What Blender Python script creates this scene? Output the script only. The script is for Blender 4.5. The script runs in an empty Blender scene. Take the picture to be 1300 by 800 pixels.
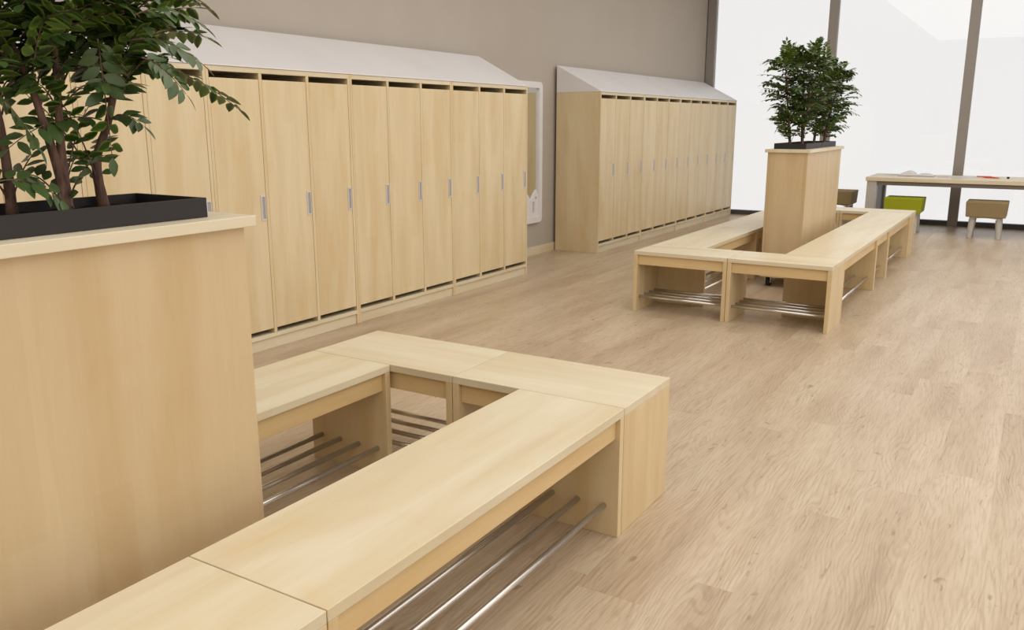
import bpy, bmesh, math, random
from mathutils import Vector, Matrix
random.seed(7)
K = 1.2            # metres per layout unit (the lens stands 1.2 m above the floor)
C = bpy.context.scene.collection
PI = math.pi

# ------------------------------------------------------------------ materials
def lin(r, g, b):
    f = lambda c: (c/255/12.92) if c/255 <= .04045 else ((c/255+.055)/1.055)**2.4
    return (f(r), f(g), f(b), 1)

def newmat(name):
    m = bpy.data.materials.new(name); m.use_nodes = True
    nt = m.node_tree; b = nt.nodes['Principled BSDF']
    return m, nt, b

def plain(name, rgb, rough=.5, metal=0, spec=.5, bump=0):
    m, nt, b = newmat(name)
    tc = nt.nodes.new('ShaderNodeTexCoord'); n = nt.nodes.new('ShaderNodeTexNoise')
    n.inputs['Scale'].default_value = 3; n.inputs['Detail'].default_value = 3
    nt.links.new(tc.outputs['Object'], n.inputs['Vector'])
    mx = nt.nodes.new('ShaderNodeMix'); mx.data_type = 'RGBA'
    c = lin(*rgb)
    mx.inputs[6].default_value = (c[0]*.95, c[1]*.95, c[2]*.95, 1)
    mx.inputs[7].default_value = (min(1, c[0]*1.05), min(1, c[1]*1.05), min(1, c[2]*1.05), 1)
    nt.links.new(n.outputs['Fac'], mx.inputs[0])
    nt.links.new(mx.outputs[2], b.inputs['Base Color'])
    b.inputs['Roughness'].default_value = rough; b.inputs['Metallic'].default_value = metal
    b.inputs['Specular IOR Level'].default_value = spec
    if bump:
        n2 = nt.nodes.new('ShaderNodeTexNoise'); n2.inputs['Scale'].default_value = 250
        nt.links.new(tc.outputs['Object'], n2.inputs['Vector'])
        bp = nt.nodes.new('ShaderNodeBump'); bp.inputs['Strength'].default_value = bump; bp.inputs['Distance'].default_value = .001
        nt.links.new(n2.outputs['Fac'], bp.inputs['Height']); nt.links.new(bp.outputs[0], b.inputs['Normal'])
    return m

def N(nt, kind, **kw):
    n = nt.nodes.new(kind)
    for k, v in kw.items(): setattr(n, k, v)
    return n

def math_(nt, op, a, b=None):
    n = N(nt, 'ShaderNodeMath', operation=op)
    for i, x in enumerate((a, b)):
        if x is None: continue
        if isinstance(x, (int, float)): n.inputs[i].default_value = x
        else: nt.links.new(x, n.inputs[i])
    return n.outputs[0]

def ramp(nt, fac, stops):
    r = N(nt, 'ShaderNodeValToRGB'); e = r.color_ramp.elements
    e[0].position, e[0].color = stops[0]; e[1].position, e[1].color = stops[-1]
    for p, c in stops[1:-1]:
        x = e.new(p); x.color = c
    nt.links.new(fac, r.inputs[0]); return r.outputs[0]

def mixc(nt, fac, a, b, mode='MIX'):
    m = N(nt, 'ShaderNodeMix', data_type='RGBA', blend_type=mode)
    for i, x in ((0, fac), (6, a), (7, b)):
        if isinstance(x, (int, float, tuple)): m.inputs[i].default_value = x
        else: nt.links.new(x, m.inputs[i])
    return m.outputs[2]

def maple(name, axis, base=(221, 211, 185), rough=.38):
    """pale maple laminate, grain running along the given axis"""
    m, nt, b = newmat(name)
    tc = N(nt, 'ShaderNodeTexCoord'); oi = N(nt, 'ShaderNodeObjectInfo')
    off = math_(nt, 'MULTIPLY', oi.outputs['Random'], 37.0)
    cv = N(nt, 'ShaderNodeCombineXYZ')
    for i in range(3): nt.links.new(off, cv.inputs[i])
    add = N(nt, 'ShaderNodeVectorMath', operation='ADD')
    nt.links.new(tc.outputs['Object'], add.inputs[0]); nt.links.new(cv.outputs[0], add.inputs[1])
    def noise(across, along, detail, dist=0.0):
        mp = N(nt, 'ShaderNodeMapping')
        s = [across]*3; s[axis] = along
        mp.inputs['Scale'].default_value = s
        nt.links.new(add.outputs[0], mp.inputs[0])
        n = N(nt, 'ShaderNodeTexNoise'); n.inputs['Scale'].default_value = 1
        n.inputs['Detail'].default_value = detail; n.inputs['Distortion'].default_value = dist
        nt.links.new(mp.outputs[0], n.inputs['Vector']); return n.outputs['Fac']
    broad = noise(8, 1.1, 2, .5)
    mid = noise(26, 3.0, 3, 1.2)
    fine = noise(170, 9, 3)
    blot = noise(6, 3.4, 3, 1.0)
    # glued strips: blocks of slightly different tone
    sx = N(nt, 'ShaderNodeSeparateXYZ'); nt.links.new(add.outputs[0], sx.inputs[0])
    o2 = [k for k in range(3) if k != axis]
    wob = math_(nt, 'MULTIPLY', broad, .02)
    acr = math_(nt, 'ADD', math_(nt, 'ADD', sx.outputs[o2[0]], sx.outputs[o2[1]]), wob)
    ia = math_(nt, 'FLOOR', math_(nt, 'DIVIDE', acr, .083))
    wa = N(nt, 'ShaderNodeTexWhiteNoise', noise_dimensions='1D'); nt.links.new(ia, wa.inputs['W'])
    ib = math_(nt, 'FLOOR', math_(nt, 'ADD', math_(nt, 'DIVIDE', sx.outputs[axis], 1.3), math_(nt, 'MULTIPLY', wa.outputs['Value'], 5.1)))
    cb = N(nt, 'ShaderNodeCombineXYZ'); nt.links.new(ia, cb.inputs[0]); nt.links.new(ib, cb.inputs[1])
    wb = N(nt, 'ShaderNodeTexWhiteNoise', noise_dimensions='2D'); nt.links.new(cb.outputs[0], wb.inputs['Vector'])
    c = lin(*base)
    dk = (c[0]*.95, c[1]*.91, c[2]*.84, 1); lt = (min(1, c[0]*1.04), min(1, c[1]*1.05), min(1, c[2]*1.08), 1)
    col = ramp(nt, broad, [(.36, dk), (.52, c), (.66, lt)])
    st = ramp(nt, wb.outputs['Value'], [(0, (.972, .955, .93, 1)), (1, (1.02, 1.025, 1.03, 1))])
    col = mixc(nt, .8, col, st, 'MULTIPLY')
    f2 = ramp(nt, mid, [(.34, (.965, .945, .91, 1)), (.56, (1.0, 1.0, 1.0, 1))])
    col = mixc(nt, .6, col, f2, 'MULTIPLY')
    f3 = ramp(nt, fine, [(.35, (.975, .965, .95, 1)), (.6, (1, 1, 1, 1))])
    col = mixc(nt, .6, col, f3, 'MULTIPLY')
    f4 = ramp(nt, blot, [(.58, (1, 1, 1, 1)), (.80, (.97, .87, .68, 1))])
    col = mixc(nt, .6, col, f4, 'MULTIPLY')
    nt.links.new(col, b.inputs['Base Color'])
    b.inputs['Roughness'].default_value = rough
    b.inputs['Specular IOR Level'].default_value = .4
    return m

def oak_floor():
    m, nt, b = newmat('oak_plank_floor')
    tc = N(nt, 'ShaderNodeTexCoord'); sp = N(nt, 'ShaderNodeSeparateXYZ')
    nt.links.new(tc.outputs['Object'], sp.inputs[0])
    X, Y = sp.outputs[0], sp.outputs[1]
    pw, pl = .183, 1.45
    xs = math_(nt, 'DIVIDE', math_(nt, 'ADD', X, 20.137), pw)
    ix = math_(nt, 'FLOOR', xs)
    wn = N(nt, 'ShaderNodeTexWhiteNoise', noise_dimensions='1D'); nt.links.new(ix, wn.inputs['W'])
    ys = math_(nt, 'ADD', math_(nt, 'DIVIDE', Y, pl), math_(nt, 'MULTIPLY', wn.outputs['Value'], 7.3))
    iy = math_(nt, 'FLOOR', ys)
    cb = N(nt, 'ShaderNodeCombineXYZ'); nt.links.new(ix, cb.inputs[0]); nt.links.new(iy, cb.inputs[1])
    w2 = N(nt, 'ShaderNodeTexWhiteNoise', noise_dimensions='2D'); nt.links.new(cb.outputs[0], w2.inputs['Vector'])
    rnd = w2.outputs['Value']
    # grain space: own patch for every plank
    g = N(nt, 'ShaderNodeCombineXYZ')
    nt.links.new(X, g.inputs[0]); nt.links.new(Y, g.inputs[1]); nt.links.new(math_(nt, 'MULTIPLY', rnd, 60), g.inputs[2])
    def noise(sx, sy, detail, dist=0.0, rough=.5):
        mp = N(nt, 'ShaderNodeMapping'); mp.inputs['Scale'].default_value = (sx, sy, 1)
        nt.links.new(g.outputs[0], mp.inputs[0])
        n = N(nt, 'ShaderNodeTexNoise'); n.inputs['Scale'].default_value = 1; n.inputs['Detail'].default_value = detail
        n.inputs['Distortion'].default_value = dist; n.inputs['Roughness'].default_value = rough
        nt.links.new(mp.outputs[0], n.inputs['Vector']); return n.outputs['Fac']
    field = noise(5.5, 1.25, 2.5, .25)
    rings = math_(nt, 'SINE', math_(nt, 'ADD', math_(nt, 'MULTIPLY', field, 120), math_(nt, 'MULTIPLY', X, 420)))
    rings = math_(nt, 'ADD', math_(nt, 'MULTIPLY', rings, .5), .5)
    patch = noise(4, 2.0, 2)
    fine = noise(150, 9, 4, .3)
    broad = noise(7, .9, 3)
    knots = noise(22, 13, 2, .6)
    dk = lin(178, 157, 131); md = lin(192, 173, 148); lt = lin(201, 185, 162)
    col = ramp(nt, broad, [(.30, dk), (.5, md), (.72, lt)])
    tone = ramp(nt, rnd, [(0, (.97, .962, .955, 1)), (1, (1.02, 1.025, 1.03, 1))])
    col = mixc(nt, 1.0, col, tone, 'MULTIPLY')
    ring_c = ramp(nt, rings, [(.0, (.85, .82, .79, 1)), (.45, (1, 1, 1, 1))])
    amt = ramp(nt, patch, [(.36, (.22, .22, .22, 1)), (.62, (.85, .85, .85, 1))])
    col = mixc(nt, amt, col, ring_c, 'MULTIPLY')
    fc = ramp(nt, fine, [(.36, (.84, .80, .76, 1)), (.54, (1.02, 1.02, 1.02, 1))])
    col = mixc(nt, .8, col, fc, 'MULTIPLY')
    kc = ramp(nt, knots, [(.68, (1, 1, 1, 1)), (.77, (.62, .55, .48, 1))])
    col = mixc(nt, .85, col, kc, 'MULTIPLY')
    crack = noise(75, 6, 3, 1.2)
    cc_ = ramp(nt, crack, [(.655, (1, 1, 1, 1)), (.72, (.66, .58, .50, 1))])
    col = mixc(nt, .8, col, cc_, 'MULTIPLY')
    # hairline joints between planks
    fx = math_(nt, 'FRACT', xs); fy = math_(nt, 'FRACT', ys)
    ex = math_(nt, 'LESS_THAN', fx, .010); ey = math_(nt, 'LESS_THAN', fy, .0014)
    e = math_(nt, 'MULTIPLY', math_(nt, 'MAXIMUM', ex, ey), .16)
    col = mixc(nt, e, col, lin(150, 122, 94))
    nt.links.new(col, b.inputs['Base Color'])
    b.inputs['Roughness'].default_value = .36
    b.inputs['Specular IOR Level'].default_value = .45
    bp = N(nt, 'ShaderNodeBump'); bp.inputs['Strength'].default_value = .12; bp.inputs['Distance'].default_value = .0015
    nt.links.new(rings, bp.inputs['Height']); nt.links.new(bp.outputs[0], b.inputs['Normal'])
    return m

def leafmat():
    m, nt, b = newmat('leaf_green')
    at = N(nt, 'ShaderNodeAttribute', attribute_name='edge')
    ge = N(nt, 'ShaderNodeNewGeometry')
    inner = ramp(nt, ge.outputs['Random Per Island'], [(0, lin(34, 54, 18)), (.55, lin(56, 82, 26)), (1, lin(98, 124, 64))])
    col = mixc(nt, ramp(nt, at.outputs['Fac'], [(.45, (0, 0, 0, 1)), (.95, (.8, .8, .8, 1))]), inner, lin(128, 160, 56))
    under = mixc(nt, ge.outputs['Backfacing'], col, lin(70, 92, 48))
    nt.links.new(under, b.inputs['Base Color'])
    b.inputs['Roughness'].default_value = .36
    b.inputs['Specular IOR Level'].default_value = .5
    return m

def barkmat():
    m, nt, b = newmat('brown_bark')
    tc = N(nt, 'ShaderNodeTexCoord'); mp = N(nt, 'ShaderNodeMapping'); mp.inputs['Scale'].default_value = (90, 90, 22)
    nt.links.new(tc.outputs['Object'], mp.inputs[0])
    n = N(nt, 'ShaderNodeTexNoise'); n.inputs['Scale'].default_value = 1; n.inputs['Detail'].default_value = 5
    nt.links.new(mp.outputs[0], n.inputs['Vector'])
    nt.links.new(ramp(nt, n.outputs['Fac'], [(.3, lin(62, 42, 34)), (.7, lin(128, 98, 84))]), b.inputs['Base Color'])
    b.inputs['Roughness'].default_value = .85
    bp = N(nt, 'ShaderNodeBump'); bp.inputs['Strength'].default_value = .5; bp.inputs['Distance'].default_value = .002
    nt.links.new(n.outputs['Fac'], bp.inputs['Height']); nt.links.new(bp.outputs[0], b.inputs['Normal'])
    return m

def glassmat():
    m = bpy.data.materials.new('window_glass'); m.use_nodes = True; nt = m.node_tree
    nt.nodes.remove(nt.nodes['Principled BSDF']); out = nt.nodes['Material Output']
    t = N(nt, 'ShaderNodeBsdfTransparent'); g = N(nt, 'ShaderNodeBsdfGlossy'); g.inputs['Roughness'].default_value = 0
    t.inputs[0].default_value = (.97, .97, .97, 1)
    fr = N(nt, 'ShaderNodeFresnel'); fr.inputs[0].default_value = 1.5
    mx = N(nt, 'ShaderNodeMixShader')
    nt.links.new(fr.outputs[0], mx.inputs[0]); nt.links.new(t.outputs[0], mx.inputs[1]); nt.links.new(g.outputs[0], mx.inputs[2])
    nt.links.new(mx.outputs[0], out.inputs[0]); return m

WX, WY, WZ = maple('maple_grain_x', 0), maple('maple_grain_y', 1), maple('maple_grain_z', 2, (223, 206, 170))
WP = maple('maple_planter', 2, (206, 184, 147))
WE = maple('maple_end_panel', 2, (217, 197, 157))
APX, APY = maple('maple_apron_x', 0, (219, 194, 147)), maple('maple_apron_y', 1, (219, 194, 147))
M_white = plain('white_lacquer', (229, 229, 232), .45)
M_plate = plain('grey_handle_metal', (214, 212, 214), .35, .1)
M_pull_shade = plain('shaded_handle_metal', (168, 165, 166), .4, .1)  # handle metal darkened to paint the inner shadow of the pull
M_steel = plain('brushed_steel', (222, 220, 218), .24, .9)
M_tray = plain('anthracite_tray', (40, 37, 38), .5, 0, .4)
M_soil = plain('dark_soil', (34, 28, 22), .95, 0, .1, .8)
M_black = plain('black_rubber', (22, 22, 24), .45)
M_mull = plain('grey_window_frame', (146, 140, 134), .5)
M_rail = plain('dark_window_rail', (74, 72, 74), .5)
M_wall = plain('warm_grey_wall', (184, 176, 167), .9, 0, .2, .15)
M_ceil = plain('white_ceiling', (235, 235, 233), .9)
M_tleg = plain('grey_table_metal', (186, 182, 178), .45)
M_tside = plain('grey_table_side', (120, 112, 104), .5)
M_brown = plain('brown_fabric', (150, 132, 98), .85, 0, .2, .5)
M_lime = plain('lime_fabric', (158, 164, 36), .8, 0, .2, .5)
M_sleg = plain('pale_grey_stool_leg', (190, 187, 180), .5)
M_paper = plain('white_paper', (226, 226, 232), .8)
M_bookc = plain('dark_book_cover', (58, 48, 44), .6)
M_red = plain('red_paint', (214, 84, 60), .4)
M_lilac = plain('lilac_enamel', (196, 186, 214), .4)
M_teal = plain('pale_teal_paper', (188, 212, 204), .8)
M_pinkp = plain('pale_pink_paper', (214, 188, 204), .8)
M_leaf, M_bark, M_glass, M_floor = leafmat(), barkmat(), glassmat(), oak_floor()
mm, nt_, b_ = newmat('mirror_silver'); b_.inputs['Metallic'].default_value = 1; b_.inputs['Roughness'].default_value = .02
b_.inputs['Base Color'].default_value = (.86, .87, .86, 1); M_mirror = mm

# ------------------------------------------------------------------ mesh helpers
def link(name, bm, mat, parent=None, smooth=False, loc=None):
    me = bpy.data.meshes.new(name); bm.normal_update(); bm.to_mesh(me); bm.free()
    for mt in (mat if isinstance(mat, list) else [mat]): me.materials.append(mt)
    if smooth:
        for p in me.polygons: p.use_smooth = True
    o = bpy.data.objects.new(name, me); C.objects.link(o)
    if parent is not None: o.parent = parent
    if loc is not None: o.location = Vector(loc)*K
    return o

def bx(bm, x0, x1, y0, y1, z0, z1, bev=0):
    """axis-aligned box given in layout units"""
    b2 = bmesh.new(); bmesh.ops.create_cube(b2, size=1)
    for v in b2.verts:
        v.co = Vector(((x0+x1)/2+v.co.x*(x1-x0), (y0+y1)/2+v.co.y*(y1-y0), (z0+z1)/2+v.co.z*(z1-z0)))*K
    if bev: bmesh.ops.bevel(b2, geom=b2.edges[:], offset=bev*K, segments=2, affect='EDGES', profile=.5)
    join(bm, b2)

def join(bm, b2):
    me = bpy.data.meshes.new('tmp'); b2.to_mesh(me); b2.free(); bm.from_mesh(me); bpy.data.meshes.remove(me)

def box(name, mat, parent, x0, x1, y0, y1, z0, z1, bev=.0012):
    bm = bmesh.new(); bx(bm, x0, x1, y0, y1, z0, z1, bev); return link(name, bm, mat, parent)

def tube(bm, pts, rad, seg=10, cap=True):
    """tube through world points (layout units); rad number or list"""
    pts = [Vector(p)*K for p in pts]; n = len(pts)
    rs = [r*K for r in (rad if isinstance(rad, (list, tuple)) else [rad]*n)]
    rings = []; ref = None
    for i, p in enumerate(pts):
        t = (pts[min(i+1, n-1)]-pts[max(i-1, 0)]).normalized()
        if ref is None: ref = t.orthogonal().normalized()
        ref = (ref-t*ref.dot(t)).normalized(); q = t.cross(ref)
        rings.append([bm.verts.new(p+(ref*math.cos(2*PI*k/seg)+q*math.sin(2*PI*k/seg))*rs[i]) for k in range(seg)])
    for a, b in zip(rings, rings[1:]):
        for k in range(seg): bm.faces.new((a[k], a[(k+1) % seg], b[(k+1) % seg], b[k]))
    if cap:
        bm.faces.new(rings[0][::-1]); bm.faces.new(rings[-1])

def prism(bm, poly, fn, d0, d1):
    """extrude a 2D polygon; fn(u, v, d) gives the layout-space point"""
    a = [bm.verts.new(Vector(fn(u, v, d0))*K) for u, v in poly]
    b = [bm.verts.new(Vector(fn(u, v, d1))*K) for u, v in poly]
    n = len(poly)
    bm.faces.new(a[::-1]); bm.faces.new(b)
    for i in range(n): bm.faces.new((a[i], a[(i+1) % n], b[(i+1) % n], b[i]))
    bmesh.ops.recalc_face_normals(bm, faces=bm.faces)

def thing(name, label, cat, loc=(0, 0, 0), group=None):
    o = bpy.data.objects.new(name, None); C.objects.link(o)
    o.location = Vector(loc)*K; o.empty_display_size = .1
    o['label'] = label; o['category'] = cat
    if group: o['group'] = group
    return o

def tag(o, label, cat, group=None):
    o['label'] = label; o['category'] = cat
    if group: o['group'] = group
    return o

def struct(o):
    o['kind'] = 'structure'; return o

# ------------------------------------------------------------------ room
XW, YW, ZC, XR, YB = -3.278, 9.447, 2.75, 3.4, -3.2
def sbox(name, mat, *a):
    return struct(box(name, mat, None, *a, bev=0))
sbox('floor', M_floor, XW-.1, XR+.1, YB-.1, YW+.06, -.06, 0)
sbox('wall_left', M_wall, XW-.1, XW, YB, YW+.06, 0, ZC)
sbox('wall_right', M_wall, XR, XR+.1, YB, YW+.06, 0, ZC)
sbox('wall_back', M_wall, XW, XR, YB-.1, YB, 0, ZC)
sbox('ceiling', M_ceil, XW-.1, XR+.1, YB-.1, YW+.06, ZC, ZC+.08)
sbox('baseboard_left', WY, XW, XW+.014, YB, YW-.06, 0, .062)
wins = [-3.222, -1.954, -.678, .60, 1.87, 3.14]
for i in range(5):
    a, b = wins[i], wins[i+1]
    w = bpy.data.objects.new('window_%d' % (i+1), None); C.objects.link(w); struct(w)
    w.location = Vector((a, YW, 0))*K
    box('window_post', M_mull, w, -.045, .045, -.035, .035, 0, ZC)
    box('window_rail', M_rail, w, .046, b-a-.046, -.035, .035, 0, .047)
    box('window_rail', M_mull, w, .046, b-a-.046, -.035, .035, ZC-.05, ZC)
    box('window_pane', M_glass, w, .046, b-a-.046, .004, .008, .047, ZC-.05, bev=0)
sbox('trim_1', M_mull, wins[5]-.045, XR, YW-.035, YW+.035, 0, ZC)

# ------------------------------------------------------------------ lockers
XL, XRr, HL, HR, W = -2.874, -3.252, 1.2253, 1.4286, .8425
D = XL-XRr
def locker(y0, label, group, near_side=True):
    t = thing('locker_unit', label, 'locker', (XL, y0, 0), group)
    g = .0006; p = .015; dv = .017
    box('side_panel', WZ, t, -D, 0, g, p, 0, HL)
    box('side_panel', WZ, t, -D, 0, W-p, W-g, 0, HL)
    box('top_panel', WY, t, -D, 0, p, W-p, HL-.021, HL)
    box('bottom_panel', WY, t, -D+.01, 0, p, W-p, .052, .070)
    box('plinth', WY, t, -.024, -.008, p, W-p, 0, .052)
    box('back_panel', WZ, t, -D, -D+.006, p, W-p, .052, HL-.021)
    dw = (W-2*p-2*dv)/3
    for i in range(3):
        a = p+i*(dw+dv); b = a+dw
        if i < 2: box('divider', WZ, t, -D+.01, 0, b, b+dv, .070, HL-.021)
        d = box('door', WZ, t, -.017, -.001, a+.0016, b-.0016, .092, HL-.021-.026)
        # flush pull: a frame round a sunk plate
        y1 = b-.0055; y_ = y1-.026; z0, z1 = .582, .690
        bm = bmesh.new()
        bx(bm, -.001, .0022, y_, y_+.0055, z0, z1); bx(bm, -.001, .0022, y1-.004, y1, z0, z1)
        bx(bm, -.001, .0022, y_+.0055, y1-.004, z1-.006, z1); bx(bm, -.001, .0022, y_+.0055, y1-.004, z0, z0+.006)
        h = link('handle', bm, M_plate, d)
        box('grip_plate', M_pull_shade, d, -.0014, .0002, y_+.0055, y1-.004, z0+.006, z1-.006, bev=0)
    bm = bmesh.new()
    prism(bm, [(-D, HL+.0006), (.004, HL+.0006), (.004, HL+.005), (-D, HR)], lambda u, v, d: (u, d, v), g, W-g)
    bmesh.ops.bevel(bm, geom=bm.edges[:], offset=.0012*K, segments=1, affect='EDGES')
    link('sloped_top', bm, M_white, t)
    return t
Y0, YF = 2.3527, 5.9626
nl = {2: 'maple three-door locker next to the wall mirror, right end of the near row',
      1: 'maple three-door locker in the near row, second from the wall mirror',
      0: 'maple three-door locker in the near row, third from the wall mirror',
      -1: 'maple three-door locker in the near row seen through the stems of the near plants',
      -2: 'maple three-door locker at the left end of the near row, mostly outside the picture'}
for k in (2, 1, 0, -1, -2):
    locker(Y0+k*W, nl[k], 'lockers of the near row')
fl = ['maple three-door locker with bare side panel showing, nearest of the far row',
      'maple three-door locker second from the near end of the far row',
      'maple three-door locker third from the near end of the far row',
      'maple three-door locker at the end of the far row beside the window']
for k in range(4): locker(YF+k*W, fl[k], 'lockers of the far row')

# ------------------------------------------------------------------ wall mirror
def rrect(y0, y1, z0, z1, r, n=6):
    pts = []
    for cy, cz, a0 in ((y1-r, z1-r, 0), (y0+r, z1-r, 90), (y0+r, z0+r, 180), (y1-r, z0+r, 270)):
        for k in range(n+1):
            a = math.radians(a0+90*k/n); pts.append((cy+r*math.cos(a), cz+r*math.sin(a)))
    return pts
mt = thing('wall_mirror', 'tall mirror in a white rounded frame on the grey wall between the locker rows', 'mirror', (XW, 5.467, .25))
hw, mh = .277, 1.045
bm = bmesh.new()
o_ = rrect(-hw, hw, 0, mh, .035); i_ = rrect(-hw+.045, hw-.045, .045, mh-.045, .012)
rows = []
for d, ring in ((.001, o_), (.028, o_), (.028, i_), (.010, i_)):
    rows.append([bm.verts.new(Vector((d, u, v))*K) for u, v in ring])
for a, b in zip(rows, rows[1:]):
    for k in range(len(a)): bm.faces.new((a[k], a[(k+1) % len(a)], b[(k+1) % len(a)], b[k]))
bmesh.ops.recalc_face_normals(bm, faces=bm.faces)
link('frame', bm, M_white, mt)
box('mirror_glass', M_mirror, mt, .008, .012, -hw+.04, hw-.04, .04, mh-.04, bev=0)
# white castle-shaped panel over the foot of the glass, with narrow slots
bm = bmesh.new()
def slab(y0, y1, zt0, zt1, zb=.03):
    prism(bm, [(y0, zb), (y1, zb), (y1, zt1), (y0, zt0)], lambda u, v, d: (d, u, v), .0125, .022)
edge = [(-.237, .20), (-.20, .25), (-.115, .172), (-.04, .25), (.04, .25), (.115, .172), (.20, .25), (.237, .20)]
def ztop(y):
    for (a, za), (b, zb) in zip(edge, edge[1:]):
        if a <= y <= b: return za+(zb-za)*(y-a)/(b-a)
    return .2
slots = [(-.172, -.140), (-.016, .016), (.140, .172)]
cuts = sorted(set([e[0] for e in edge]+[s for q in slots for s in q]))
for a, b in zip(cuts, cuts[1:]):
    if (a, b) in slots or any(a >= s[0]-1e-6 and b <= s[1]+1e-6 for s in slots):
        slab(a, b, .075, .075)
        prism(bm, [(a, .16), (b, .16), (b, ztop(b)), (a, ztop(a))], lambda u, v, d: (d, u, v), .0125, .022)
    else: slab(a, b, ztop(a), ztop(b))
link('castle_panel', bm, M_white, mt)
for yy in (-.19, 0, .19):
    bm = bmesh.new(); tube(bm, [(.022, yy, .19), (.0255, yy, .19)], .011, 16)
    link('round_badge', bm, M_lilac, mt)

# ------------------------------------------------------------------ benches
HB = .33
def bench(x0, y0, lx, ly, axis, label, group):
    """bench module: top board on two full-depth end panels, an apron on each long side, four shoe rods"""
    t = thing('bench', label, 'bench', (x0, y0, 0), group)
    g = .0012; L, Dp = (lx, ly) if axis == 0 else (ly, lx)
    top, ap = (WX, APX) if axis == 0 else (WY, APY)
    def b(name, mat, u0, u1, v0, v1, z0, z1):
        if axis == 0: return box(name, mat, t, u0, u1, v0, v1, z0, z1)
        return box(name, mat, t, v0, v1, u0, u1, z0, z1)
    b('bench_top', top, g, L-g, g, Dp-g, HB-.0205, HB)
    b('end_panel', WE, g, .0215, g, Dp-g, 0, HB-.0207)
    b('end_panel', WE, L-.0215, L-g, g, Dp-g, 0, HB-.0207)
    b('apron', ap, .0217, L-.0217, .013, .028, .256, HB-.0207)
    b('apron', ap, .0217, L-.0217, Dp-.028, Dp-.013, .256, HB-.0207)
    for k in range(4):
        v = .04+k*(Dp-.08)/3; bm = bmesh.new()
        p0, p1 = ((.019, v, .0775), (L-.019, v, .0775)) if axis == 0 else ((v, .019, .0775), (v, L-.019, .0775))
        tube(bm, [p0, p1], .0078, 16); link('shoe_rod', bm, M_steel, t, smooth=True)
    return t
BX0, BX1, BD = -1.8042, -.7829, .2975
BM = (BX0+BX1)/2; HWID = BM-BX0
LB = 1.0165
def ring(yfar, ynear, which):
    grp = 'bench modules of the %s seating ring' % which
    return grp
# near ring
g1 = 'bench modules of the near seating ring'
yt = 2.0935
bench(BX0, yt-BD, HWID, BD, 0, 'maple corner bench at the left far corner of the near bench ring', g1)
bench(BM, yt-BD, HWID, BD, 0, 'maple corner bench at the right far corner of the near bench ring', g1)
bench(BX1-BD, yt-BD-LB, BD, LB, 1, 'long maple bench in the foreground with shoe rods showing under its right side', g1)
bench(BX0, yt-BD-LB, BD, LB, 1, 'long maple bench on the locker side of the near ring', g1)
bench(BX1-BD, yt-BD-LB-.48, BD, .48, 1, 'short maple bench cut by the bottom edge, nearest to the viewer', g1)
bench(BX0, yt-BD-LB-.48, BD, .48, 1, 'short maple bench hidden behind the near planter cabinet', g1)
# far ring
g2 = 'bench modules of the far seating ring'
yn, yf_ = 4.1907, 7.2993
SH = yf_-yn-2*BD-2*LB
bench(BX0, yn, HWID, BD, 0, 'maple corner bench at the left near corner of the far bench ring', g2)
bench(BM, yn, HWID, BD, 0, 'maple corner bench at the right near corner of the far bench ring', g2)
lab = {0: ('long maple bench nearest on the %s side of the far ring', LB), 1: ('short middle maple bench on the %s side of the far ring', SH), 2: ('long maple bench farthest on the %s side of the far ring', LB)}
for x, side in ((BX0, 'locker'), (BX1-BD, 'open floor')):
    y = yn+BD
    for k in range(3):
        bench(x, y, BD, lab[k][1], 1, lab[k][0] % side, g2); y += lab[k][1]
bench(BX0, yf_-BD, HWID, BD, 0, 'maple corner bench at the left window-side corner of the far ring', g2)
bench(BM, yf_-BD, HWID, BD, 0, 'maple corner bench at the window end of the far ring, before the lime stool', g2)

# ------------------------------------------------------------------ planter cabinets
PX0, PX1 = -1.428, -1.162
ZP = .842
def cabinet(y0, y1, label):
    t = thing('planter_cabinet', label, 'cabinet', ((PX0+PX1)/2, (y0+y1)/2, 0), 'planter cabinets on castors')
    hx, hy = (PX1-PX0)/2, (y1-y0)/2
    box('top_board', WY, t, -hx, hx, -hy, hy, ZP-.019, ZP)
    i = .015; zb = .062
    box('side_panel', WP, t, hx-i-.016, hx-i, -hy+i, hy-i, zb, ZP-.0193)
    box('side_panel', WP, t, -hx+i, -hx+i+.016, -hy+i, hy-i, zb, ZP-.0193)
    box('end_panel', WP, t, -hx+i+.0163, hx-i-.0163, -hy+i, -hy+i+.016, zb, ZP-.0193)
    box('end_panel', WP, t, -hx+i+.0163, hx-i-.0163, hy-i-.016, hy-i, zb, ZP-.0193)
    box('bottom_panel', WP, t, -hx+i+.0163, hx-i-.0163, -hy+i+.0163, hy-i-.0163, zb, zb+.016)
    for sx in (-1, 1):
        for sy in (-1, 1):
            cx, cy = sx*(hx-.055), sy*(hy-.07)
            bm = bmesh.new(); bx(bm, cx-.022, cx+.022, cy-.022, cy+.022, zb-.005, zb, .001)
            bx(bm, cx-.018, cx-.013, cy-.016, cy+.016, .022, zb-.004, .001); bx(bm, cx+.013, cx+.018, cy-.016, cy+.016, .022, zb-.004, .001)
            c = link('castor', bm, M_steel, t)
            bm = bmesh.new(); tube(bm, [(cx-.0125, cy, .026), (cx+.0125, cy, .026)], .026, 24)
            link('wheel', bm, M_black, c, smooth=False)
    return t
NY1, NY0 = 1.036, 1.036-1.0
FY0, FY1 = 5.25, 6.26
cabinet(NY0, NY1, 'large maple planter cabinet close up at the left edge, inside the near bench ring')
cabinet(FY0, FY1, 'maple planter cabinet standing inside the far bench ring')

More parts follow.
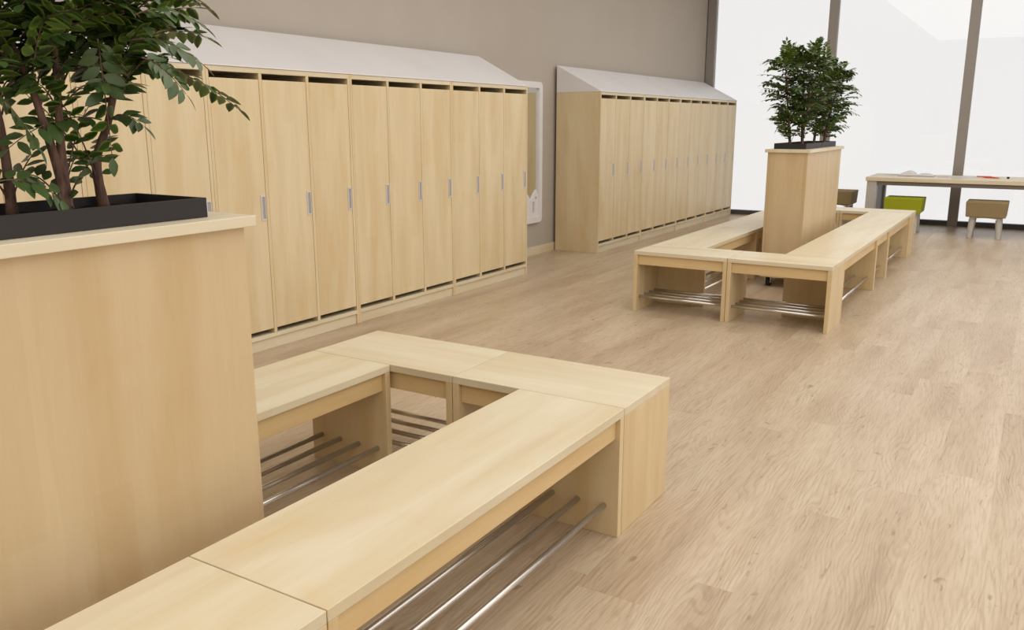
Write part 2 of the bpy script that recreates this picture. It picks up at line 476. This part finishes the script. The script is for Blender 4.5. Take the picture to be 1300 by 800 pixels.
def tray(y0, y1, label):
    t = thing('planter_tray', label, 'tray', (-1.302, (y0+y1)/2, ZP+.0004), 'black plant trays')
    hx, hy, h, w = .095, (y1-y0)/2, .033, .006
    bm = bmesh.new()
    bx(bm, -hx, hx, -hy, hy, 0, .004); bx(bm, -hx, -hx+w, -hy, hy, .004, h); bx(bm, hx-w, hx, -hy, hy, .004, h)
    bx(bm, -hx+w, hx-w, -hy, -hy+w, .004, h); bx(bm, -hx+w, hx-w, hy-w, hy, .004, h)
    link('tray_box', bm, M_tray, t)
    bm = bmesh.new(); n, m = 14, 26; vs = []
    for i in range(n+1):
        for j in range(m+1):
            vs.append(bm.verts.new(Vector((-hx+w+(2*hx-2*w)*i/n, -hy+w+(2*hy-2*w)*j/m, .016+random.uniform(-.002, .003)))*K))
    for i in range(n):
        for j in range(m):
            a = i*(m+1)+j; bm.faces.new((vs[a], vs[a+m+1], vs[a+m+2], vs[a+1]))
    link('soil', bm, M_soil, t)
    return t
TL = .425
tray(NY1-.066-TL, NY1-.066, 'black plant tray on the near planter cabinet, at its window end')
tray(NY1-.066-2*TL-.01, NY1-.066-TL-.01, 'black plant tray on the near planter cabinet, at its outer left end')
T1 = FY0+.085
tray(T1, T1+TL, 'black plant tray on the far planter cabinet, nearer of the two')
tray(T1+TL+.012, T1+2*TL+.012, 'black plant tray on the far planter cabinet, the one toward the window')

# ------------------------------------------------------------------ plants
def leaflet(bm, lay, base, d, nrm, L, Wd, fold=.18, curl=.12):
    """ovate leaflet with a folded midrib, all vectors in metres"""
    d = d.normalized(); s = d.cross(nrm).normalized(); n = s.cross(d)
    prof = [(0, .06), (.16, .62), (.40, 1.0), (.66, .82), (.86, .42), (1, .0)]
    rows = []
    for t, w in prof:
        c = base+d*L*t-n*curl*L*t*t
        if w == 0: rows.append([bm.verts.new(c)]); continue
        hw_ = w*Wd/2
        rows.append([bm.verts.new(c-s*hw_+n*fold*hw_), bm.verts.new(c), bm.verts.new(c+s*hw_+n*fold*hw_)])
    for r in rows:
        for k, v in enumerate(r): v[lay] = 0.0 if (k == 1) else 1.0
    for a, b in zip(rows, rows[1:]):
        if len(b) == 3:
            bm.faces.new((a[0], b[0], b[1], a[1])); bm.faces.new((a[1], b[1], b[2], a[2]))
        else:
            bm.faces.new((a[0], b[0], a[1])); bm.faces.new((a[1], b[0], a[2]))

def frond(bm, lay, bs, p0, p1, bend=.06, pairs=8, L=.036, rng=random, start=.22):
    """pinnate leaf from p0 to p1 (layout units), sagging by bend"""
    p0, p1 = Vector(p0), Vector(p1); n = 12
    up = Vector((0, 0, 1)); ax = (p1-p0)
    def P(t): return p0+ax*t+up*bend*4*t*(1-t)
    tube(bs, [P(i/n) for i in range(n+1)], [.0016*(1-.6*i/n) for i in range(n+1)], 4, False)
    tilt = rng.uniform(-.6, .6)
    for i in range(pairs):
        t = start+(1-start)*(i+.3)/pairs
        T = (P(min(1, t+.02))-P(t-.02)).normalized()
        side = T.cross(up)
        if side.length < .15: side = T.cross(Vector((0, 1, 0)))
        side.normalize(); nn = side.cross(T).normalized()
        side, nn = (side*math.cos(tilt)+nn*math.sin(tilt)), (nn*math.cos(tilt)-side*math.sin(tilt))
        s = L*(.72+.38*math.sin(PI*(i+.7)/(pairs+.4)))*rng.uniform(.86, 1.1)
        for sg in (-1, 1):
            d = side*sg+T*rng.uniform(.35, .7)-nn*rng.uniform(-.12, .35)
            n2 = (nn+Vector((rng.uniform(-.3, .3), rng.uniform(-.3, .3), rng.uniform(-.2, .2)))).normalized()
            leaflet(bm, lay, (P(t)+side*sg*.0015+T*sg*.003)*K, d, n2, s*K, s*.50*K*rng.uniform(.9, 1.12))
    T = (P(1)-P(.95)).normalized(); side = T.cross(up).normalized(); nn = side.cross(T)
    leaflet(bm, lay, P(1)*K, T, nn, L*.85*K, L*.40*K)

def plant(base, stems, label, group, seed, nfr=26, extra=(), crown=(.20, .62), leafL=.036, lenr=(.12, .19), rad=(.19, .22), clump=3, out=None, keep=None):
    """stems: list of [(dx,dy,dz) points]; fronds leave the upper stems all round"""
    rng = random.Random(seed)
    t = thing('potted_tree', label, 'plant', base, group)
    bm = bmesh.new(); lay = bm.verts.layers.float.new('edge'); bs = bmesh.new()
    for st in stems:
        pts = [Vector(p) for p in st]
        # smooth path
        path = []
        for i in range(len(pts)-1):
            a, b = pts[i], pts[i+1]
            pa = pts[i-1] if i else a*2-b; pb = pts[i+2] if i+2 < len(pts) else b*2-a
            for k in range(6):
                u = k/6; path.append(.5*((2*a)+(b-pa)*u+(2*pa-5*a+4*b-pb)*u*u+(3*a-3*b+pb-pa)*u**3))
        path.append(pts[-1])
        m = len(path); r0 = .0092
        bt = bmesh.new()
        tube(bt, path, [r0*(1.25 if i == 0 else 1)*(1-.72*i/(m-1))*rng.uniform(.94, 1.06) for i in range(m)], 10)
        link('stem', bt, M_bark, t, smooth=True)
        top = path[-1]; cc = Vector((top.x*.8, top.y*.8, (crown[0]+crown[1])/2)); rz = (crown[1]-crown[0])/2
        for i in range(nfr):
            az = i*2.399+rng.uniform(-.4, .4); cz = 1-2*(i+.5)/nfr; cz = max(-1, min(1, cz+rng.uniform(-.15, .15)))
            rr = rng.uniform(.45, 1.0)**.6; sr = math.sqrt(max(0, 1-cz*cz))
            e = cc+Vector((math.cos(az)*sr*rad[0], math.sin(az)*sr*rad[1], cz*rz))*rr
            q = min(path, key=lambda p: abs(p.z-max(crown[0]*.8, min(e.z-.06, top.z))))
            v = e-q; ln = rng.uniform(*lenr)
            if v.length < ln*.6: v = v.normalized()*ln*.8; e = q+v
            p0 = e-v.normalized()*min(ln, v.length*.9)
            tube(bs, [q, (q+p0)/2+Vector((0, 0, .006)), p0], [.0034, .0026, .0018], 5, False)
            e.z -= .02
            frond(bm, lay, bs, p0, e, rng.uniform(.005, .03), rng.choice((6, 7, 8)), leafL*rng.uniform(.85, 1.12), rng, .08)
    for i in range(clump):
        az = rng.uniform(0, 2*PI); q = Vector((0, 0, rng.uniform(.01, .05)))
        e = q+Vector((math.cos(az)*.07, math.sin(az)*.10, rng.uniform(.03, .16)))
        frond(bm, lay, bs, q, e, .02, 5, leafL*.8, rng)
    for (a, b, bend, pairs) in extra:
        frond(bm, lay, bs, Vector(a)-Vector(base), Vector(b)-Vector(base), bend, pairs, leafL, rng, .12)
    link('twigs', bs, M_bark, t, smooth=True)['kind'] = 'stuff'
    link('foliage', bm, M_leaf, t, smooth=True)['kind'] = 'stuff'
    return t

ZS = ZP+.014
gN = 'potted trees on the near planter cabinet'
plant((-1.345, .80, ZS), [[(0, -.002, 0), (0, -.001, .06), (-.004, -.024, .185), (-.01, -.045, .26), (-.02, -.08, .42)],
                          [(.002, .006, 0), (.0, .006, .09), (-.005, .014, .18), (-.005, .02, .30), (.0, .03, .5)]],
      'leafy potted tree with two brown stems from one foot, middle of the near tray', gN, 11, nfr=46, crown=(.185, .62),
      rad=(.17,.2), extra=[((-1.345,.80,ZS),(-1.30,.845,.945),.02,6), ((-1.30,.86,1.13),(-1.27,.845,.945),.03,8)])
plant((-1.375, .885, ZS), [[(0, .004, 0), (0, 0, .08), (.004, .028, .15), (.008, .053, .245), (.01, .07, .335), (.01, .085, .48)]],
      'leafy potted tree with a curved stem at the right end of the near tray', gN, 23, nfr=84, crown=(.20, .62), rad=(.16,.18), extra=[((-1.23,.905,1.09),(-1.20,1.0457,1.0238),.012,9), ((-1.365,.895,1.005),(-1.33,.715,.962),.02,8), ((-1.36,.90,1.0),(-1.31,.935,.995),.015,5), ((-1.27,.90,1.13),(-1.21,.985,1.095),.015,7), ((-1.22,.88,1.10),(-1.18,.925,1.045),.01,6), ((-1.2,.86,1.16),(-1.15,.94,1.15),.015,7)])
plant((-1.372, .731, ZS), [[(0, 0, 0), (.0, .0, .12), (-.01, -.01, .28), (-.02, -.02, .5)]],
      'leafy potted tree with a straight stem at the left edge of the photo', gN, 31, nfr=70, crown=(.185, .62), rad=(.17,.2), extra=[((-1.32,.69,.915),(-1.29,.775,.875),.015,6), ((-1.33,.70,1.05),(-1.29,.738,.965),.01,6)])
gF = 'potted trees on the far planter cabinet'
c1 = T1+TL/2; c2 = T1+TL*1.5+.012
plant((-1.33, c1-.10, ZS), [[(0, 0, 0), (-.012, -.0, .12), (-.03, -.02, .28), (-.05, -.03, .46)]], 'leafy potted tree at the near left end of the far planter', gF, 41, nfr=72, clump=8, crown=(.09, .66), rad=(.17, .17))
plant((-1.275, c1-.03, ZS), [[(0, 0, 0), (.006, .0, .12), (.02, .01, .28), (.03, .02, .50)], [(.0, .01, 0), (-.012, .02, .14), (-.02, .03, .30), (-.03, .03, .46)]], 'leafy potted tree with two stems in the middle of the nearer far tray', gF, 43, nfr=50, clump=5, crown=(.13, .70), rad=(.19, .2))
plant((-1.30, c2-.03, ZS), [[(0, 0, 0), (.006, .0, .12), (.0, .03, .28), (.03, .05, .46)]], 'leafy potted tree in the middle of the rear far tray', gF, 47, nfr=68, clump=6, crown=(.11, .65), rad=(.18, .2))
plant((-1.26, c2+.09, ZS), [[(0, 0, 0), (.006, .02, .12), (.03, .05, .28), (.06, .08, .42)]], 'leafy potted tree at the window end of the far planter, leaning right', gF, 53, nfr=66, clump=8, crown=(.09, .58), rad=(.18, .2))

# ------------------------------------------------------------------ table, stools, things on the table
TZ = .500; TX0, TX1, TY0, TY1 = -1.385, .62, 8.62, 9.30
t = thing('work_table', 'long low table with maple top and grey metal frame before the window', 'table', (TX0, TY0, 0))
lx, ly = TX1-TX0, TY1-TY0
box('tabletop', WX, t, 0, lx, 0, ly, TZ-.036, TZ, .002)
for y in (.018, ly-.036): box('frame_rail', M_tside, t, .10, lx-.10, y, y+.018, TZ-.072, TZ-.0365)
for x in (.012, lx-.097):
    box('leg', M_tleg, t, x, x+.085, .012, .097, 0, TZ-.0365, .002)
    box('leg', M_tleg, t, x, x+.085, ly-.097, ly-.012, 0, TZ-.0365, .002)
    box('side_rail', M_tside, t, x+.02, x+.065, .0975, ly-.0975, .10, TZ-.0365)

def stool(x0, y0, mat, label):
    t = thing('upholstered_stool', label, 'stool', (x0+.166, y0+.166, 0), 'cube stools at the low table')
    h = .162; zt = .322; zb = .188
    b2 = bmesh.new(); bmesh.ops.create_cube(b2, size=1)
    for v in b2.verts:
        s = 1.0 if v.co.z > 0 else .955
        v.co = Vector((v.co.x*2*h*s, v.co.y*2*h*s, (zt+zb)/2+v.co.z*(zt-zb)))*K
    bmesh.ops.bevel(b2, geom=b2.edges[:], offset=.008*K, segments=3, affect='EDGES', profile=.6)
    link('seat', b2, mat, t)
    # arched plywood base under the cushion
    bm = bmesh.new(); top = zb-.0005
    n = 12; a = .125
    poly = [(-a, top), (a, top), (a, top-.022)]+[(a*.78*math.cos(PI*k/n), top-.022+.016*math.sin(PI*k/n)) for k in range(n+1)]+[(-a, top-.022)]
    prism(bm, poly, lambda u, v, d: (u, d, v), -.13, .13)
    link('arched_base', bm, M_sleg, t)
    for sx in (-1, 1):
        for sy in (-1, 1):
            bm = bmesh.new()
            tube(bm, [(sx*.103, sy*.103, top-.0225), (sx*.108, sy*.108, .08), (sx*.112, sy*.112, 0)], [.026, .0235, .021], 12)
            link('leg', bm, M_sleg, t, smooth=False)
stool(-.522, 8.455, M_brown, 'brown upholstered cube stool standing free at the right, on four grey legs')
stool(-1.20, 8.51, M_lime, 'lime green upholstered cube stool at the left end of the table')
stool(-1.898, 9.085, M_brown, 'brown upholstered cube stool left of the table, partly hidden by the far planter')

# open book
bk = thing('open_book', 'open white-paged book lying on the table', 'book', (-1.0, 9.05, TZ+.001))
bm = bmesh.new()
for sgn, rise in ((-1, .044), (1, .020)):
    n = 10; up_, dn = [], []
    for i in range(n+1):
        u = i/n; x = sgn*.155*u; z = .004+rise*math.sin(PI*min(1, u*1.05))**.8*(1-.25*u) if u < .95 else .004
        up_.append((x, max(z, .004))); dn.append((x, .0022))
    poly = up_+dn[::-1]
    prism(bm, poly if sgn > 0 else poly[::-1], lambda u, v, d: (u, d, v), -.10, .10)
link('pages', bm, M_paper, bk)
box('cover', M_bookc, bk, -.158, .158, -.103, .103, 0, .002, bev=0)
def sheet(x, y, w, h, rot, mat, label):
    bm = bmesh.new(); n = 8
    vs = [[bm.verts.new(Vector((-w/2+w*i/n, -h/2+h*j/n, .0006+.003*(i/n)**3*(j/n)))*K) for j in range(n+1)] for i in range(n+1)]
    for i in range(n):
        for j in range(n): bm.faces.new((vs[i][j], vs[i+1][j], vs[i+1][j+1], vs[i][j+1]))
    o = link('paper_sheet', bm, mat, None, loc=(x, y, TZ+.0005)); o.rotation_euler.z = rot
    tag(o, label, 'paper', 'sheets of paper on the table')
sheet(-.60, 9.02, .21, .17, .15, M_paper, 'white sheet of paper on the table beside the red pencils')
sheet(-1.235, 9.10, .10, .15, -.1, M_teal, 'pale teal sheet of paper left of the open book')
sheet(-.765, 8.98, .09, .12, .2, M_pinkp, 'pale pink sheet of paper between the book and the white sheet')
for i, (x, y, r, lb) in enumerate([(-.43, 9.12, .1, 'red pencil lying flat beside the white paper'), (-.385, 9.02, -.55, 'red pencil lying slanted across its neighbours'), (-.36, 8.97, -.3, 'red pencil nearest to the table front')]):
    o = thing('pencil', lb, 'pencil', (x, y, TZ+.0062), 'red pencils on the table'); o.rotation_euler.z = r
    bm = bmesh.new(); tube(bm, [(-.065, 0, 0), (.055, 0, 0)], .0055, 6); link('barrel', bm, M_red, o)
    bm = bmesh.new(); tube(bm, [(.0552, 0, 0), (.073, 0, 0)], [.005, .0006], 6); link('tip', bm, WX, o)
bm = bmesh.new(); bx(bm, -.011, .011, -.013, .013, 0, .016, .002); tube(bm, [(0, -.0125, .008), (0, -.0145, .008)], .005, 12)
tag(link('pencil_sharpener', bm, M_black, None, loc=(-.235, 9.0, TZ+.0005)), 'small black pencil sharpener alone on the table, right of the pencils', 'sharpener')

# ------------------------------------------------------------------ light, world, camera
w = bpy.data.worlds.new('world'); bpy.context.scene.world = w; w.use_nodes = True
w.node_tree.nodes['Background'].inputs[0].default_value = (1, .99, .975, 1)
w.node_tree.nodes['Background'].inputs[1].default_value = .975
def area(name, x0, x1, y0, y1, z, rad, col=(1, .985, .96)):
    l = bpy.data.lights.new(name, 'AREA'); l.shape = 'RECTANGLE'
    l.size = (x1-x0)*K; l.size_y = (y1-y0)*K; l.energy = rad*PI*l.size*l.size_y; l.color = col
    o = bpy.data.objects.new(name, l); C.objects.link(o); o.location = Vector(((x0+x1)/2, (y0+y1)/2, z))*K
    return o
area('ceiling_light', -2.2, 2.8, -2.4, 8.9, ZC-.012, 1.16)

side = area('added_side_fill', -1.2, 1.2, -5.2, 5.2, 1, .90, (1, .99, .975))  # added fill along the right wall to brighten upright faces, no fixture modelled
side.location = Vector((XR-.02, 2.6, 1.45))*K; side.rotation_euler = (0, PI/2, 0)
YAW, PIT, ROL, FPX = .5502, .2229, -.0006, 1078.29
cy, sy, cp, sp = math.cos(YAW), math.sin(YAW), math.cos(PIT), math.sin(PIT)
F = Vector((-sy*cp, cy*cp, -sp)); R = Vector((cy, sy, 0)); U = R.cross(F)
R2 = R*math.cos(ROL)+U*math.sin(ROL); U2 = U*math.cos(ROL)-R*math.sin(ROL)
cam = bpy.data.cameras.new('camera'); co = bpy.data.objects.new('camera', cam); C.objects.link(co)
cam.sensor_width = 36; cam.lens = FPX/1300*36; cam.clip_start = .05
co.matrix_world = Matrix(((R2.x, U2.x, -F.x, 0), (R2.y, U2.y, -F.y, 0), (R2.z, U2.z, -F.z, K), (0, 0, 0, 1)))
sc = bpy.context.scene; sc.camera = co
sc.view_settings.view_transform = 'Standard'; sc.view_settings.look = 'None'
sc.view_settings.exposure = 0; sc.view_settings.gamma = 1
sc.cycles.use_denoising = True
sc.cycles.max_bounces = 8; sc.cycles.diffuse_bounces = 5; sc.cycles.glossy_bounces = 4; sc.cycles.transparent_max_bounces = 12
